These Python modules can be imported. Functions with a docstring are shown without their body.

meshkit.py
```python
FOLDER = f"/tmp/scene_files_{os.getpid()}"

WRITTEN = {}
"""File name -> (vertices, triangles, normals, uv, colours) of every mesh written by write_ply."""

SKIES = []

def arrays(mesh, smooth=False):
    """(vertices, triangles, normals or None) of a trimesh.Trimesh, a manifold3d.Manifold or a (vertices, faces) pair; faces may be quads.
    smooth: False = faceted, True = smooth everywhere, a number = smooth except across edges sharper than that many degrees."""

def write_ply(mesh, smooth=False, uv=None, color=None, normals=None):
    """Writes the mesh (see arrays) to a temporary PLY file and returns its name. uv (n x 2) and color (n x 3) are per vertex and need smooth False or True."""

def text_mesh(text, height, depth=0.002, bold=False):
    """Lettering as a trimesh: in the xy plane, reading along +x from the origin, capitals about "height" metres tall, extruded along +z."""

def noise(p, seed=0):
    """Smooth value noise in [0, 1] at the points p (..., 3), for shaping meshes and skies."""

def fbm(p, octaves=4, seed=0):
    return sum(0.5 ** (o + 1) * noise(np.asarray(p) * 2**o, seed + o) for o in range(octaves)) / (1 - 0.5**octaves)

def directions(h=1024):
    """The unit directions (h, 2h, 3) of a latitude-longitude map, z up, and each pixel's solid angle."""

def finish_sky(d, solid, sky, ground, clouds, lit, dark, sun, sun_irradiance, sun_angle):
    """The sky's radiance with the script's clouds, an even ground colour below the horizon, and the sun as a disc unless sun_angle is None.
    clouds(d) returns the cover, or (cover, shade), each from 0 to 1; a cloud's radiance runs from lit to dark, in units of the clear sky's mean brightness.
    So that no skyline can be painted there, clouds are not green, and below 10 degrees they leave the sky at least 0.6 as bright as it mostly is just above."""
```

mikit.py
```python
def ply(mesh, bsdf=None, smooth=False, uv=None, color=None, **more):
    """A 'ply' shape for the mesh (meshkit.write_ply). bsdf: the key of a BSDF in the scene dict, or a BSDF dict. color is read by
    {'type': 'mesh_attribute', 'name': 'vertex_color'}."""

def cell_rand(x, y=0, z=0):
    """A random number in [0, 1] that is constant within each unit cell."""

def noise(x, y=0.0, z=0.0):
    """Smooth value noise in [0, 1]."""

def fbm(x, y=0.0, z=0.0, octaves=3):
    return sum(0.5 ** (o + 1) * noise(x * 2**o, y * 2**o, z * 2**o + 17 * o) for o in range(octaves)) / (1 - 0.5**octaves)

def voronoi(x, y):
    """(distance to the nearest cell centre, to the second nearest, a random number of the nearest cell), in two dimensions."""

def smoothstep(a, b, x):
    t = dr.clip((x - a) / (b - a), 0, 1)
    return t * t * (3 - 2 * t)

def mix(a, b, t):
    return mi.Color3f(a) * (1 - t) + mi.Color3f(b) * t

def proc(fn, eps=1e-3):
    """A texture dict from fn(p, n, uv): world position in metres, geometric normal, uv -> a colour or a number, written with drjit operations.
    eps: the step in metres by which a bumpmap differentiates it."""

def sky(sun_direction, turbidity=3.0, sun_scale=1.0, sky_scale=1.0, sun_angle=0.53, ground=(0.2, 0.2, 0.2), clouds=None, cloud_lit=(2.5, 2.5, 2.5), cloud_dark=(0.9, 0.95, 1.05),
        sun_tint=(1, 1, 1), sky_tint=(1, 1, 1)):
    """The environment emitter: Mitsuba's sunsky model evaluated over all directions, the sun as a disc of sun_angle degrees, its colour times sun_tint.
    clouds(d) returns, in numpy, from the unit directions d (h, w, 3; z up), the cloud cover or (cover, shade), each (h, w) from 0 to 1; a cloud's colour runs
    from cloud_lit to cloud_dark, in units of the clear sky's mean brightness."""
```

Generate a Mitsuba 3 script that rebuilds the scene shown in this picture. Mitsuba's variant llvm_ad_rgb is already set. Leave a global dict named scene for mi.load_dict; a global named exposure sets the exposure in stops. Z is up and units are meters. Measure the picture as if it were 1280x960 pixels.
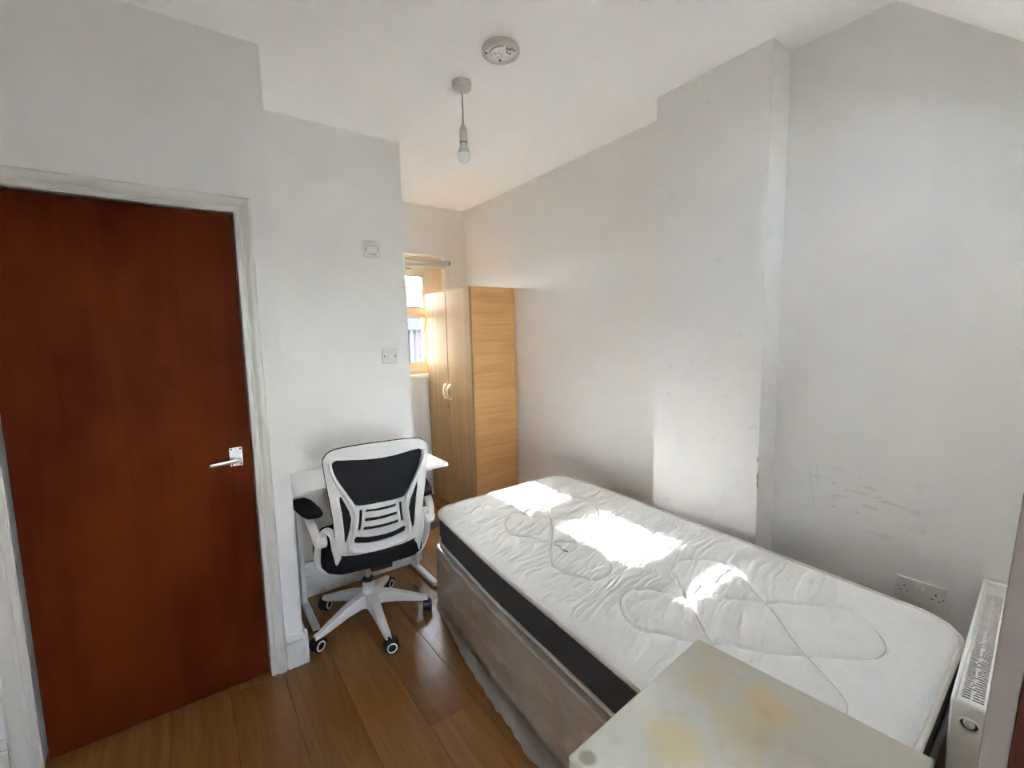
import math
import numpy as np
import trimesh
import manifold3d as m3
import shapely.geometry as sg
import shapely.affinity as sa
from shapely.ops import unary_union
from scipy.spatial import cKDTree
from scipy.interpolate import splprep, splev
import drjit as dr
import mitsuba as mi
import mikit
import meshkit
from mikit import proc, noise, fbm, cell_rand, smoothstep, mix

T = mi.ScalarTransform4f
scene = {'type': 'scene'}
labels = {}

# ------------------------------------------------------------------ camera, sky, sun, exposure
CAM_H, YAW, PITCH, ROLL, FPX = 1.474, 35.625, -6.024, -1.295, 565.1
_y, _p, _r = np.radians([YAW, PITCH, ROLL])
FW = np.array([np.sin(_y) * np.cos(_p), np.cos(_y) * np.cos(_p), np.sin(_p)])
_rt = np.array([np.cos(_y), -np.sin(_y), 0.0])
_up = np.cross(_rt, FW)
UP = -_rt * np.sin(_r) + _up * np.cos(_r)
EYE = np.array([0.0, 0.0, CAM_H])
scene['camera'] = {
    'type': 'perspective', 'fov': math.degrees(2 * math.atan(640 / FPX)), 'fov_axis': 'x', 'near_clip': 0.02, 'far_clip': 200.0,
    'to_world': T().look_at(origin=EYE.tolist(), target=(EYE + FW).tolist(), up=UP.tolist())}
SUN = (0.022, 1.0, 0.532)
def _clouds(d):
    c = meshkit.fbm(d * [3.0, 3.0, 6.0] + 4.0, 4, 3)
    return np.clip(0.62 + (c - 0.5) * 2.0, 0, 0.95)
scene['sky'] = mikit.sky(SUN, turbidity=3.0, sun_scale=0.31, sky_scale=1.75, sun_tint=(0.79, 1.02, 1.60), clouds=_clouds, cloud_lit=(1.2, 1.2, 1.2), cloud_dark=(1.1, 1.12, 1.15))
exposure = 7.38

# ------------------------------------------------------------------ helpers
H = 2.661
def put(key, mesh, mat, smooth=False, M=None, **kw):
    d = mikit.ply(mesh, mat, smooth=smooth, **kw)
    if M is not None:
        d['to_world'] = M
    scene[key] = d
    return d
def tag(key, label=None, category=None, group=None, kind=None):
    d = labels.setdefault(key, {})
    for k, v in (('label', label), ('category', category), ('group', group), ('kind', kind)):
        if v:
            d[k] = v
_used = {}
def num(name):
    n = _used.get(name, 0)
    _used[name] = n + 1
    return name if n == 0 else f'{name}_{n:03d}'
def cat(*ms):
    return trimesh.util.concatenate([m for m in ms])
def box(x0, x1, y0, y1, z0, z1):
    m = trimesh.creation.box((x1 - x0, y1 - y0, z1 - z0))
    m.apply_translation(((x0 + x1) / 2, (y0 + y1) / 2, (z0 + z1) / 2))
    return m
def bbox(x0, x1, y0, y1, z0, z1, b=0.003):
    """box with chamfered edges"""
    c = np.array([(x0 + x1) / 2, (y0 + y1) / 2, (z0 + z1) / 2]); h = np.array([x1 - x0, y1 - y0, z1 - z0]) / 2
    b = min(b, h.min() * 0.9)
    P = []
    for s in np.ndindex(2, 2, 2):
        s = np.array(s) * 2 - 1
        for a in range(3):
            q = h - b; q[a] = h[a]
            P.append(c + s * q)
    return trimesh.convex.convex_hull(np.array(P))
def rbox(x0, x1, y0, y1, z0, z1, r, n=10):
    """box with round edges"""
    s = trimesh.creation.icosphere(2, r).vertices
    P = []
    for x in (x0 + r, x1 - r):
        for y in (y0 + r, y1 - r):
            for z in (z0 + r, z1 - r):
                P.append(s + [x, y, z])
    return trimesh.convex.convex_hull(np.vstack(P))
def to_m(m):
    return m3.Manifold(m3.Mesh(np.asarray(m.vertices, np.float32), np.asarray(m.faces, np.uint32)))
def from_m(m):
    g = m.to_mesh()
    return trimesh.Trimesh(np.array(g.vert_properties[:, :3], float), np.array(g.tri_verts), process=False)
def diff(a, *bs):
    a = to_m(a)
    for b in bs:
        a = a - to_m(b)
    return from_m(a)
def extr(poly, h, z0=0.0):
    ms = []
    for g in getattr(poly, 'geoms', [poly]):
        m = trimesh.creation.extrude_polygon(g, h, engine='earcut'); m.apply_translation((0, 0, z0)); ms.append(m)
    return cat(*ms)
def extr_x(pts, x0, x1):
    """a section in (y, z) extruded along x"""
    m = basis(extr(sg.Polygon(pts), x1 - x0), (0, 1, 0), (0, 0, 1), (1, 0, 0), (x0, 0, 0)); return m
def rrect(x0, x1, y0, y1, r, n=6):
    return sg.box(x0 + r, y0 + r, x1 - r, y1 - r).buffer(r, quad_segs=n)
def cyl(r, z0, z1, n=32, x=0, y=0):
    m = trimesh.creation.cylinder(r, z1 - z0, sections=n); m.apply_translation((x, y, (z0 + z1) / 2)); return m
def lathe(prof, n=40):
    return trimesh.creation.revolve(np.array(prof, float), sections=n)
def basis(m, ex, ey, ez, o):
    """move a mesh so that its axes become ex, ey, ez and its origin o"""
    M = np.eye(4); M[:3, 0], M[:3, 1], M[:3, 2], M[:3, 3] = ex, ey, ez, o
    m = m.copy(); m.apply_transform(M); return m
def smooth_path(pts, n=60, closed=False):
    pts = np.asarray(pts, float)
    if closed:
        pts = np.vstack([pts, pts[:1]])
    tck, _ = splprep(pts.T, s=0, per=closed, k=min(3, len(pts) - 1))
    u = np.linspace(0, 1, n, endpoint=not closed)
    return np.array(splev(u, tck)).T
def sweep(path, w, h=None, n=14, side=(1, 0, 0), closed=False, power=2.0):
    """sweep a (super)ellipse of half sizes w (along side) and h along a path"""
    p = np.asarray(path, float); k = len(p)
    w = np.broadcast_to(np.asarray(w, float), (k,)); h = w if h is None else np.broadcast_to(np.asarray(h, float), (k,))
    t = (np.roll(p, -1, 0) - np.roll(p, 1, 0)) if closed else np.gradient(p, axis=0)
    t /= np.linalg.norm(t, axis=1, keepdims=True) + 1e-12
    a = np.asarray(side, float) - t * (t @ np.asarray(side, float))[:, None]
    a /= np.linalg.norm(a, axis=1, keepdims=True) + 1e-12
    b = np.cross(t, a)
    ang = np.arange(n) * 2 * np.pi / n
    c, s = np.cos(ang), np.sin(ang)
    c, s = np.sign(c) * np.abs(c) ** (2 / power), np.sign(s) * np.abs(s) ** (2 / power)
    V = p[:, None] + (w[:, None] * c[None])[..., None] * a[:, None] + (h[:, None] * s[None])[..., None] * b[:, None]
    V = V.reshape(-1, 3); F = []
    for i in range(k if closed else k - 1):
        for j in range(n):
            q = [i * n + j, i * n + (j + 1) % n, ((i + 1) % k) * n + (j + 1) % n, ((i + 1) % k) * n + j]
            F += [[q[0], q[1], q[2]], [q[0], q[2], q[3]]]
    if not closed:
        V = np.vstack([V, p[:1], p[-1:]]); A, B = len(V) - 2, len(V) - 1
        for j in range(n):
            F.append([A, (j + 1) % n, j]); F.append([B, (k - 1) * n + j, (k - 1) * n + (j + 1) % n])
    m = trimesh.Trimesh(V, F, process=False)
    if m.volume < 0:
        m.invert()
    return m
def profile_run(prof, p0, p1, out, up=(0, 0, 1)):
    """a moulding: profile points (d outwards, h along up) swept straight from p0 to p1"""
    p0, p1, out, up = (np.asarray(v, float) for v in (p0, p1, out, up))
    prof = np.asarray(prof, float)
    A = p0 + prof[:, :1] * out + prof[:, 1:] * up
    B = p1 + prof[:, :1] * out + prof[:, 1:] * up
    n = len(prof)
    V = np.vstack([A, B]); F = []
    for i in range(n):
        j = (i + 1) % n
        F += [[i, j, n + j], [i, n + j, n + i]]
    tri = trimesh.creation.triangulate_polygon(sg.Polygon(prof), engine='earcut')
    tv, tf = tri
    kd = cKDTree(prof); idx = kd.query(tv)[1]
    for f in tf:
        a, b, c = idx[f]
        F += [[a, b, c], [n + a, n + c, n + b]]
    m = trimesh.Trimesh(V, F, process=False); m.fix_normals()
    return m

# ------------------------------------------------------------------ materials
def rgb(*c):
    return {'type': 'rgb', 'value': list(c if len(c) == 3 else c * 3)}
def mat(name, color, rough=0.5, spec=0.5, bump=None, bscale=1.0, two=True, **kw):
    col = color if isinstance(color, dict) else rgb(*color)
    b = {'type': 'principled', 'base_color': col, 'roughness': rough, 'specular': spec, **kw}
    if bump is not None:
        b = {'type': 'bumpmap', 'arbitrary': bump, 'scale': bscale, 'bsdf': b}
    if two:
        b = {'type': 'twosided', 'bsdf': b}
    scene[name] = b
    return name
WALLC = (0.80, 0.79, 0.765)
def wall_fn(p, n, uv):
    s = fbm(p.x * 1.7 + 3.0, p.y * 1.7, p.z * 1.7, 3)
    f = fbm(p.x * 9.0, p.y * 9.0, p.z * 9.0 + 5.0, 2)
    return mix((0.775, 0.765, 0.735), (0.825, 0.815, 0.79), s * 0.7 + f * 0.3)
def scuff_fn(p, n, uv):
    """painted wall beside the bed: scratches and grubby marks"""
    c = wall_fn(p, n, uv)
    a = fbm(p.y * 22.0, p.z * 60.0, 3.0, 3)
    zone = smoothstep(0.34, 0.08, dr.abs(p.y - 0.62)) * smoothstep(0.19, 0.05, dr.abs(p.z - 0.76))
    m = smoothstep(0.66, 0.74, a) * zone
    for (y0, z0, z1, k) in ((0.815, 0.76, 0.86, 0.003), (0.79, 0.80, 0.88, 0.002), (0.80, 0.70, 0.80, 0.002)):
        m = dr.maximum(m, smoothstep(k * 1.6, k * 0.4, dr.abs(p.y - y0 - 0.06 * (p.z - z0))) * smoothstep(z0 - 0.01, z0 + 0.01, p.z) * smoothstep(z1 + 0.01, z1 - 0.01, p.z) * 0.9)
    return mix(c, (0.50, 0.49, 0.47), m * 0.38)
def chimney_fn(p, n, uv):
    c = wall_fn(p, n, uv)
    e = dr.sqrt(dr.square((p.y - 0.969) / 0.0045) + dr.square((p.z - 0.80) / 0.045)) + smoothstep(2.05, 2.052, p.x) * 9.0 + 0.9 * (noise(p.y * 300.0, p.z * 70.0) - 0.5)
    e2 = dr.sqrt(dr.square((p.y - 0.970) / 0.005) + dr.square((p.z - 0.90) / 0.012)) + smoothstep(2.046, 2.048, p.x) * 9.0
    m = dr.maximum(smoothstep(1.1, 0.8, e), smoothstep(1.1, 0.7, e2))
    s = smoothstep(0.80, 0.84, fbm(p.y * 16.0, p.z * 24.0, 2.0, 3))
    return mix(mix(c, (0.6, 0.59, 0.56), s * 0.3), (0.42, 0.27, 0.23), m)
def rough_bump(p, n, uv):
    return fbm(p.x * 60.0, p.y * 60.0, p.z * 60.0, 2)
def soft_bump(p, n, uv):
    return fbm(p.x * 5.0, p.y * 5.0, p.z * 5.0, 3)
mat('paint_wall', proc(wall_fn), 0.62, 0.3)
mat('paint_scuffed', proc(scuff_fn), 0.62, 0.3)
mat('paint_chimney', proc(chimney_fn), 0.62, 0.3)
mat('paint_ceiling', (0.90, 0.895, 0.875), 0.8, 0.2)
def trim_fn(p, n, uv):
    d = smoothstep(0.25, 0.0, p.z) * smoothstep(0.5, 0.75, fbm(p.x * 45.0, p.y * 45.0, p.z * 18.0, 3))
    g = fbm(p.x * 40.0, p.y * 40.0, p.z * 4.0, 2)
    c = mix((0.675, 0.655, 0.605), (0.682, 0.662, 0.612), g)
    return mix(c, (0.45, 0.40, 0.33), d * 0.45)
mat('paint_trim', proc(trim_fn), 0.35, 0.5)
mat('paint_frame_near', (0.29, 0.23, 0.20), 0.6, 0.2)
def door_fn(p, n, uv):
    a = fbm(p.x * 4.5 + 1.3, p.z * 3.0, 2.0, 4)
    b = fbm(p.x * 60.0, p.z * 3.0, 7.0, 3)
    w = fbm(p.x * 9.0 + 2.0 * a, p.z * 0.9 + 3.0, 4.0, 3)
    t = a * 0.6 + w * 0.25 + b * 0.15
    return mix((0.075, 0.010, 0.0016), (0.14, 0.027, 0.0045), smoothstep(0.25, 0.75, t))
mat('door_veneer', proc(door_fn), 0.55, 0.06)
mat('door_brown', (0.07, 0.022, 0.012), 0.5, 0.2)
mat('aluminium', (0.72, 0.71, 0.69), 0.33, metallic=0.85)
mat('chrome', (0.62, 0.62, 0.63), 0.15, metallic=1.0)
mat('dark_hole', (0.02, 0.02, 0.02), 0.7)
mat('plastic_white', (0.80, 0.79, 0.76), 0.28)
mat('plastic_cord', (0.34, 0.32, 0.28), 0.5)
mat('plastic_shaded', (0.56, 0.54, 0.50), 0.35)  # white plastic greyed, its backlit shade put into the colour
mat('plastic_cream', (0.74, 0.72, 0.64), 0.3)
mat('plastic_grey', (0.68, 0.68, 0.655), 0.35)
mat('chair_white', (0.78, 0.77, 0.74), 0.35)
mat('chair_mesh', (0.018, 0.019, 0.021), 0.85, 0.3)
mat('black_fabric', (0.012, 0.012, 0.014), 0.9, 0.2)
mat('black_rubber', (0.015, 0.015, 0.016), 0.35)
mat('desk_white', (0.80, 0.80, 0.81), 0.25)
mat('desk_metal', (0.72, 0.72, 0.72), 0.35)
mat('bulb_glass', (0.82, 0.82, 0.80), 0.18, clearcoat=0.6)
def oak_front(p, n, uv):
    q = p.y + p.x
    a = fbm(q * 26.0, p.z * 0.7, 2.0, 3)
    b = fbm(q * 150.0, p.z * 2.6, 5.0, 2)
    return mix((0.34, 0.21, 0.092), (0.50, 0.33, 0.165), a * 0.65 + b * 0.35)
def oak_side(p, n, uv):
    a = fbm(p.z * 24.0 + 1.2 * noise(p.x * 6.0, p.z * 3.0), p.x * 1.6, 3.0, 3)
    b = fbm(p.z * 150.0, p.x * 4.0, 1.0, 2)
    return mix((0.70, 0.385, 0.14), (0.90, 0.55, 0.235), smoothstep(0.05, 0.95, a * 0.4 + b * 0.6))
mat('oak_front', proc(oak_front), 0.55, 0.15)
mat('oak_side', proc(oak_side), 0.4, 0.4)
mat('oak_edge', (0.60, 0.39, 0.19), 0.4)
mat('handle_cream', (0.80, 0.74, 0.62), 0.3)
def floor_fn(p, n, uv):
    sx = uv.x * 37.0
    g = fbm((p.x + 0.02 * noise(p.y * 5.0, sx)) * 42.0 + sx * 3.0, p.y * 2.4 + sx, sx, 4)
    fine = fbm(p.x * 260.0, p.y * 7.0, sx + 9.0, 2)
    wv = fbm(p.x * 8.0 + sx, p.y * 1.6 + 2.0 * sx, 3.0, 3)
    ring = 0.5 + 0.5 * dr.sin((wv * 9.0 + p.x * 12.0) * 6.283)
    k = smoothstep(0.80, 0.90, noise(p.x * 16.0 + sx, p.y * 5.0, sx)) * smoothstep(0.5, 0.75, noise(p.x * 50.0, p.y * 22.0, sx))
    t = 0.44 * g + 0.24 * fine + 0.06 * ring + 0.06 + 0.38 * (uv.y - 0.35)
    c = mix((0.165, 0.070, 0.020), (0.33, 0.158, 0.053), smoothstep(0.10, 0.85, t))
    return mix(c, (0.05, 0.028, 0.014), k * 0.75)
mat('laminate', proc(floor_fn), 0.27, 0.4)
mat('subfloor', (0.05, 0.035, 0.02), 0.8)

# ------------------------------------------------------------------ setting: floor of laminate planks
XL, XR, YD, YP, YF = -0.95, 2.247, 2.16, 2.728, 3.86
put('floor', box(XL - .1, 2.5, -1.6, YF + .1, -0.06, -0.0035), 'subfloor'); tag('floor', kind='structure', label='brown oak laminate floor laid in long planks')
rng = np.random.default_rng(11)
pw = 0.2007
for i in range(-4, 12):
    x0 = 0.642 + (i - 3) * pw; x1 = x0 + pw
    if x1 > 2.26: x1 = 2.26
    j0 = 1.483 if i == 3 else 1.483 + rng.uniform(-.62, .62)
    ys = [j0 + 1.2 * k for k in range(-3, 4)]
    ys = [max(-1.5, y) for y in ys if y < YF]; ys = sorted(set(ys)) + [YF + .02]
    for a, b in zip(ys[:-1], ys[1:]):
        if b - a < 0.02: continue
        g = 0.0006; e = 0.0011
        m = box(x0 + g, x1 - g, a + g, b - g, -0.0034, 0.0)
        v = np.array(m.vertices); top = v[:, 2] > -0.001
        lo = v.copy()
        # bevelled upper edge
        P = [];
        for (X, Y, sx, sy) in ((x0 + g, a + g, 1, 1), (x1 - g, a + g, -1, 1), (x1 - g, b - g, -1, -1), (x0 + g, b - g, 1, -1)):
            P += [(X, Y, -0.0034), (X, Y, -0.0010), (X + sx * e, Y + sy * e, 0.0)]
        m = trimesh.convex.convex_hull(np.array(P))
        uv = np.tile(rng.uniform(0, 1, 2), (len(m.vertices), 1)); uv[:, 1] = 0.15 + 0.5 * uv[:, 1]
        put(num('floor__plank'), m, 'laminate', uv=uv)

# ------------------------------------------------------------------ setting: walls and ceiling
DX0, DX1, DH = -0.512, 0.191, 1.985
op = box(DX0 - .012, DX1 + .006, YD - .02, YD + .075, -.02, DH + .006)
put('wall_left', diff(box(XL, 0.333, YD, YP + .02, -.02, H), op), 'paint_wall')
put('wall_back', box(XL, 1.152, YP, YF + .3, -.02, H), 'paint_wall')
WX0, WX1, WZ0, WZ1 = 1.25, 2.03, 1.115, 2.225
put('wall_far', diff(box(1.1, 2.6, YF, YF + .17, -.02, H), box(WX0, WX1, YF - .1, YF + .4, WZ0, WZ1)), 'paint_wall')
put('wall_right', box(XR, XR + .2, 1.40, YF + .02, -.02, H), 'paint_wall')
put('chimney_breast', box(2.043, XR + .2, 0.969, 1.529, -.02, H), 'paint_chimney')
put('wall_alcove', box(2.202, XR + .2, -0.4, 1.0, -.02, H), 'paint_scuffed')
YS, SL = 0.614, 0.933
put('ceiling', box(XL - .1, 2.6, YS, YF + .3, H, H + .1), 'paint_ceiling')
v = []
for x in (XL - .1, 2.6):
    for (y, z) in ((YS, H), (YS, H + .12), (-0.05, H - SL * (YS + .05)), (-0.05, H - SL * (YS + .05) + .12)):
        v.append((x, y, z))
RW0, RW1, RV0, RV1 = 1.10, 1.68, 0.06, 0.33       # added roof window: along x, along y
put('ceiling_slope', diff(trimesh.convex.convex_hull(np.array(v)), box(RW0, RW1, RV0, RV1, 1.5, 3.5)), 'paint_ceiling')
# wall under the slope: radiator part is a little skewed to the room
nw = np.array([(0.66, 0.052), (2.30, 0.173), (2.30, -0.15), (0.66, -0.15)])
put('wall_near', extr(sg.Polygon(nw), 2.4, -.02), 'paint_wall')
put('wall_side', box(XL - .1, XL, -1.5, YP, -.02, H), 'paint_wall')
put('wall_near_2', box(XL, -0.42, -0.10, -0.02, -.02, 2.2), 'paint_wall')
HWX0, HWX1, HWZ0, HWZ1 = -0.25, 0.42, 0.98, 1.98
put('wall_hall', cat(diff(box(XL, 2.4, -1.5, -1.4, -.02, 2.3), box(HWX0, HWX1, -1.6, -1.3, HWZ0, HWZ1)), box(1.3, 1.4, -1.4, -.16, -.02, 2.3)), 'paint_wall')
put('ceiling_hall', box(XL - .1, 2.4, -1.5, 0.02, 2.05, 2.13), 'paint_ceiling')
for k, l in (('wall_left', 'white wall that holds the brown door'), ('wall_back', 'white wall behind the desk with the light switch'), ('wall_far', 'white wall around the window'),
             ('wall_right', 'white wall behind the wardrobe and bed end'), ('chimney_breast', 'white chimney breast standing out beside the bed'), ('wall_alcove', 'scuffed white wall with the double socket'),
             ('ceiling', 'flat white ceiling'), ('ceiling_slope', 'sloped white ceiling above the near end of the bed'), ('wall_near', 'low white wall behind the radiator'),
             ('wall_side', 'white side wall'), ('wall_near_2', 'white wall beside the doorway'), ('wall_hall', 'white wall of the hall'), ('ceiling_hall', 'white hall ceiling')):
    tag(k, label=l, kind='structure')

# ------------------------------------------------------------------ door 1 with handle and casing, skirtings
put('door_1', bbox(DX0, DX1, YD + .016, YD + .060, 0.006, DH - .002, .0015), 'door_veneer')
tag('door_1', label='plain reddish brown veneered door closed in the left wall', kind='structure')
hy = YD + .016
plate = extr(rrect(0.112, 0.158, 0.962, 1.040, .004), .0035)
plate = basis(plate, (1, 0, 0), (0, 0, 1), (0, -1, 0), (0, hy, 0))
put('door_1__handle', cat(plate, basis(lathe([(0, .0035), (.0105, .0035), (.0095, .016), (.008, .040), (0, .042)], 24), (1, 0, 0), (0, 0, 1), (0, -1, 0), (0.140, hy, 0.992))), 'aluminium', smooth=35)
tag('door_1__handle', label='satin aluminium lever handle on a short plate')
lever = sweep([(0.150, hy - .038, .9925), (0.140, hy - .043, .9935), (0.115, hy - .046, .9925), (0.08, hy - .047, .990), (0.048, hy - .046, .987), (0.040, hy - .045, .987)], [.006, .0095, .009, .0075, .0075, .006], [.005, .007, .006, .005, .005, .004], 16, side=(0, 0, 1), power=2.8)
put('door_1__handle__lever', lever, 'aluminium', smooth=40)
for (x, z) in ((.119, 1.033), (.151, 1.033), (.119, .969), (.151, .969)):
    put(num('door_1__handle__screw'), basis(cyl(.0035, .0030, .0040, 14), (1, 0, 0), (0, 0, 1), (0, -1, 0), (x, hy, z)), 'dark_hole')
# casing: ogee section, (outwards from wall, across)
CAS = [(0, 0), (.012, 0), (.016, .004), (.016, .016), (.012, .020), (.012, .026), (.017, .031), (.022, .042), (.022, .054), (.018, .060), (.010, .064), (0, .064)]
g = .012
cw = .064
put('trim_1', cat(profile_run(CAS, (DX1 + .004, YD, 0), (DX1 + .004, YD, DH + cw), (0, -1, 0), (1, 0, 0))), 'paint_trim', smooth=25)
put('trim_2', profile_run([(a, b * 1.2) for a, b in CAS], (DX0 - .008, YD, 0), (DX0 - .008, YD, DH + cw), (0, -1, 0), (-1, 0, 0)), 'paint_trim', smooth=25)
tp = profile_run(CAS, (DX0 - .008 - cw * 1.2, YD, DH + .002), (DX1 + .004 + cw, YD, DH + .002), (0, -1, 0), (0, 0, 1))
# mitred ends
tv = np.array(tp.vertices); hh = tv[:, 2] - (DH + .002)
tv[:, 0] = np.where(tv[:, 0] > 0, DX1 + .004 + hh + .0005, DX0 - .008 - hh * 1.2 - .0005); tp.vertices = tv
put('trim_3', tp, 'paint_trim', smooth=25)
for k in ('trim_1', 'trim_2'):
    m_ = None
# cut the uprights at the mitre
def mitre(key, prof_scale, x0, sgn):
    pr = [(a, b * prof_scale) for a, b in CAS]
    m = profile_run(pr, (x0, YD, 0), (x0, YD, DH + .002), (0, -1, 0), (sgn, 0, 0))
    v = np.array(m.vertices); t = v[:, 2] > 1
    v[t, 2] = DH + .002 + np.abs(v[t, 0] - x0) / prof_scale - .0005
    m.vertices = v
    put(key, m, 'paint_trim', smooth=25)
mitre('trim_1', 1.0, DX1 + .004, 1); mitre('trim_2', 1.2, DX0 - .008, -1)
tag('trim_1', label='white moulded door casing on the handle side', kind='structure')
tag('trim_2', label='white moulded door casing on the hinge side', kind='structure')
tag('trim_3', label='white moulded door casing above the brown door', kind='structure')
SK = [(0, 0), (.018, 0), (.018, .112), (.014, .116), (.014, .120), (.019, .126), (.017, .134), (.011, .142), (.006, .152), (0, .156)]
put('baseboard_left', cat(profile_run(SK, (DX1 + .0705, YD, 0), (.351, YD, 0), (0, -1, 0))), 'paint_trim', smooth=25)
put('baseboard_side', profile_run(SK, (.333, YD - .018, 0), (.333, YP, 0), (1, 0, 0)), 'paint_trim', smooth=25)
put('baseboard_hinge', profile_run(SK, (XL, YD, 0), (DX0 - .008 - cw * 1.2 - .001, YD, 0), (0, -1, 0)), 'paint_trim', smooth=25)
put('baseboard_back', profile_run(SK, (.352, YP, 0), (1.17, YP, 0), (0, -1, 0)), 'paint_trim', smooth=25)
put('baseboard_far', profile_run(SK, (1.172, YF, 0), (XR, YF, 0), (0, -1, 0)), 'paint_trim', smooth=25)
put('baseboard_partition', profile_run(SK, (1.152, YP - .018, 0), (1.152, YF, 0), (1, 0, 0)), 'paint_trim', smooth=25)
for k, l in (('left', 'short white skirting between the door casing and the corner'), ('side', 'white skirting beside the desk'), ('hinge', 'white skirting on the hinge side of the door'), ('back', 'white skirting under the desk'),
             ('far', 'white skirting under the window'), ('partition', 'white skirting beside the window recess')):
    tag('baseboard_' + k, label=l, kind='structure')
# near door frame at the right edge of the picture, leaning slightly, and the brown door behind it
lean = math.radians(2.6)
def leaned(m, y0, z0=1.13):
    v = np.array(m.vertices); v[:, 1] -= (v[:, 2] - z0) * math.tan(lean); m.vertices = v; return m
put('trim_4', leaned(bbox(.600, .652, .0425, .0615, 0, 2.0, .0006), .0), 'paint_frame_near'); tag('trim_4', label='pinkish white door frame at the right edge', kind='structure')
put('door_2', leaned(bbox(.5992, .646, -0.60, .0424, .01, 1.98, .0004), .0), 'door_brown'); tag('door_2', label='brown door edge in the near frame', kind='structure')

# ------------------------------------------------------------------ window
def winframe_fn(p, n, uv):
    return mix((0.74, 0.64, 0.46), (0.80, 0.71, 0.54), fbm(p.x * 20.0, p.y * 20.0, p.z * 3.0, 2))
mat('window_cream', proc(winframe_fn), 0.35)
mat('blind_fabric', (0.60, 0.57, 0.50), 0.7)
mat('reveal_white', (0.82, 0.81, 0.78), 0.5)
scene['pane_glass'] = {'type': 'thindielectric', 'int_ior': 1.5}
fy0, fy1 = YF + .085, YF + .155
GX0, GX1 = 1.465, 1.822
def frame_ring(x0, x1, z0, z1, holes, y0, y1, b=.004):
    m = bbox(x0, x1, y0, y1, z0, z1, b)
    return diff(m, *[box(a, c, y0 - .1, y1 + .1, e, f) for a, c, e, f in holes])
ring = frame_ring(WX0, WX1, WZ0, WZ1, [(WX0 + .09, WX1 - .09, 1.715, 2.085), (WX0 + .09, WX1 - .09, 1.17, 1.665)], fy0, fy1)
sun_slot = sg.Polygon([(1.42, 2.142), (1.80, 2.142), (1.80, 2.150), (1.47, 2.192), (1.42, 2.192)])  # added slot hidden by the blind, shaped to cast the third sun patch
fm = basis(extr(sun_slot, .4), (1, 0, 0), (0, 0, 1), (0, 1, 0), (0, fy0 - .2, 0))
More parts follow.
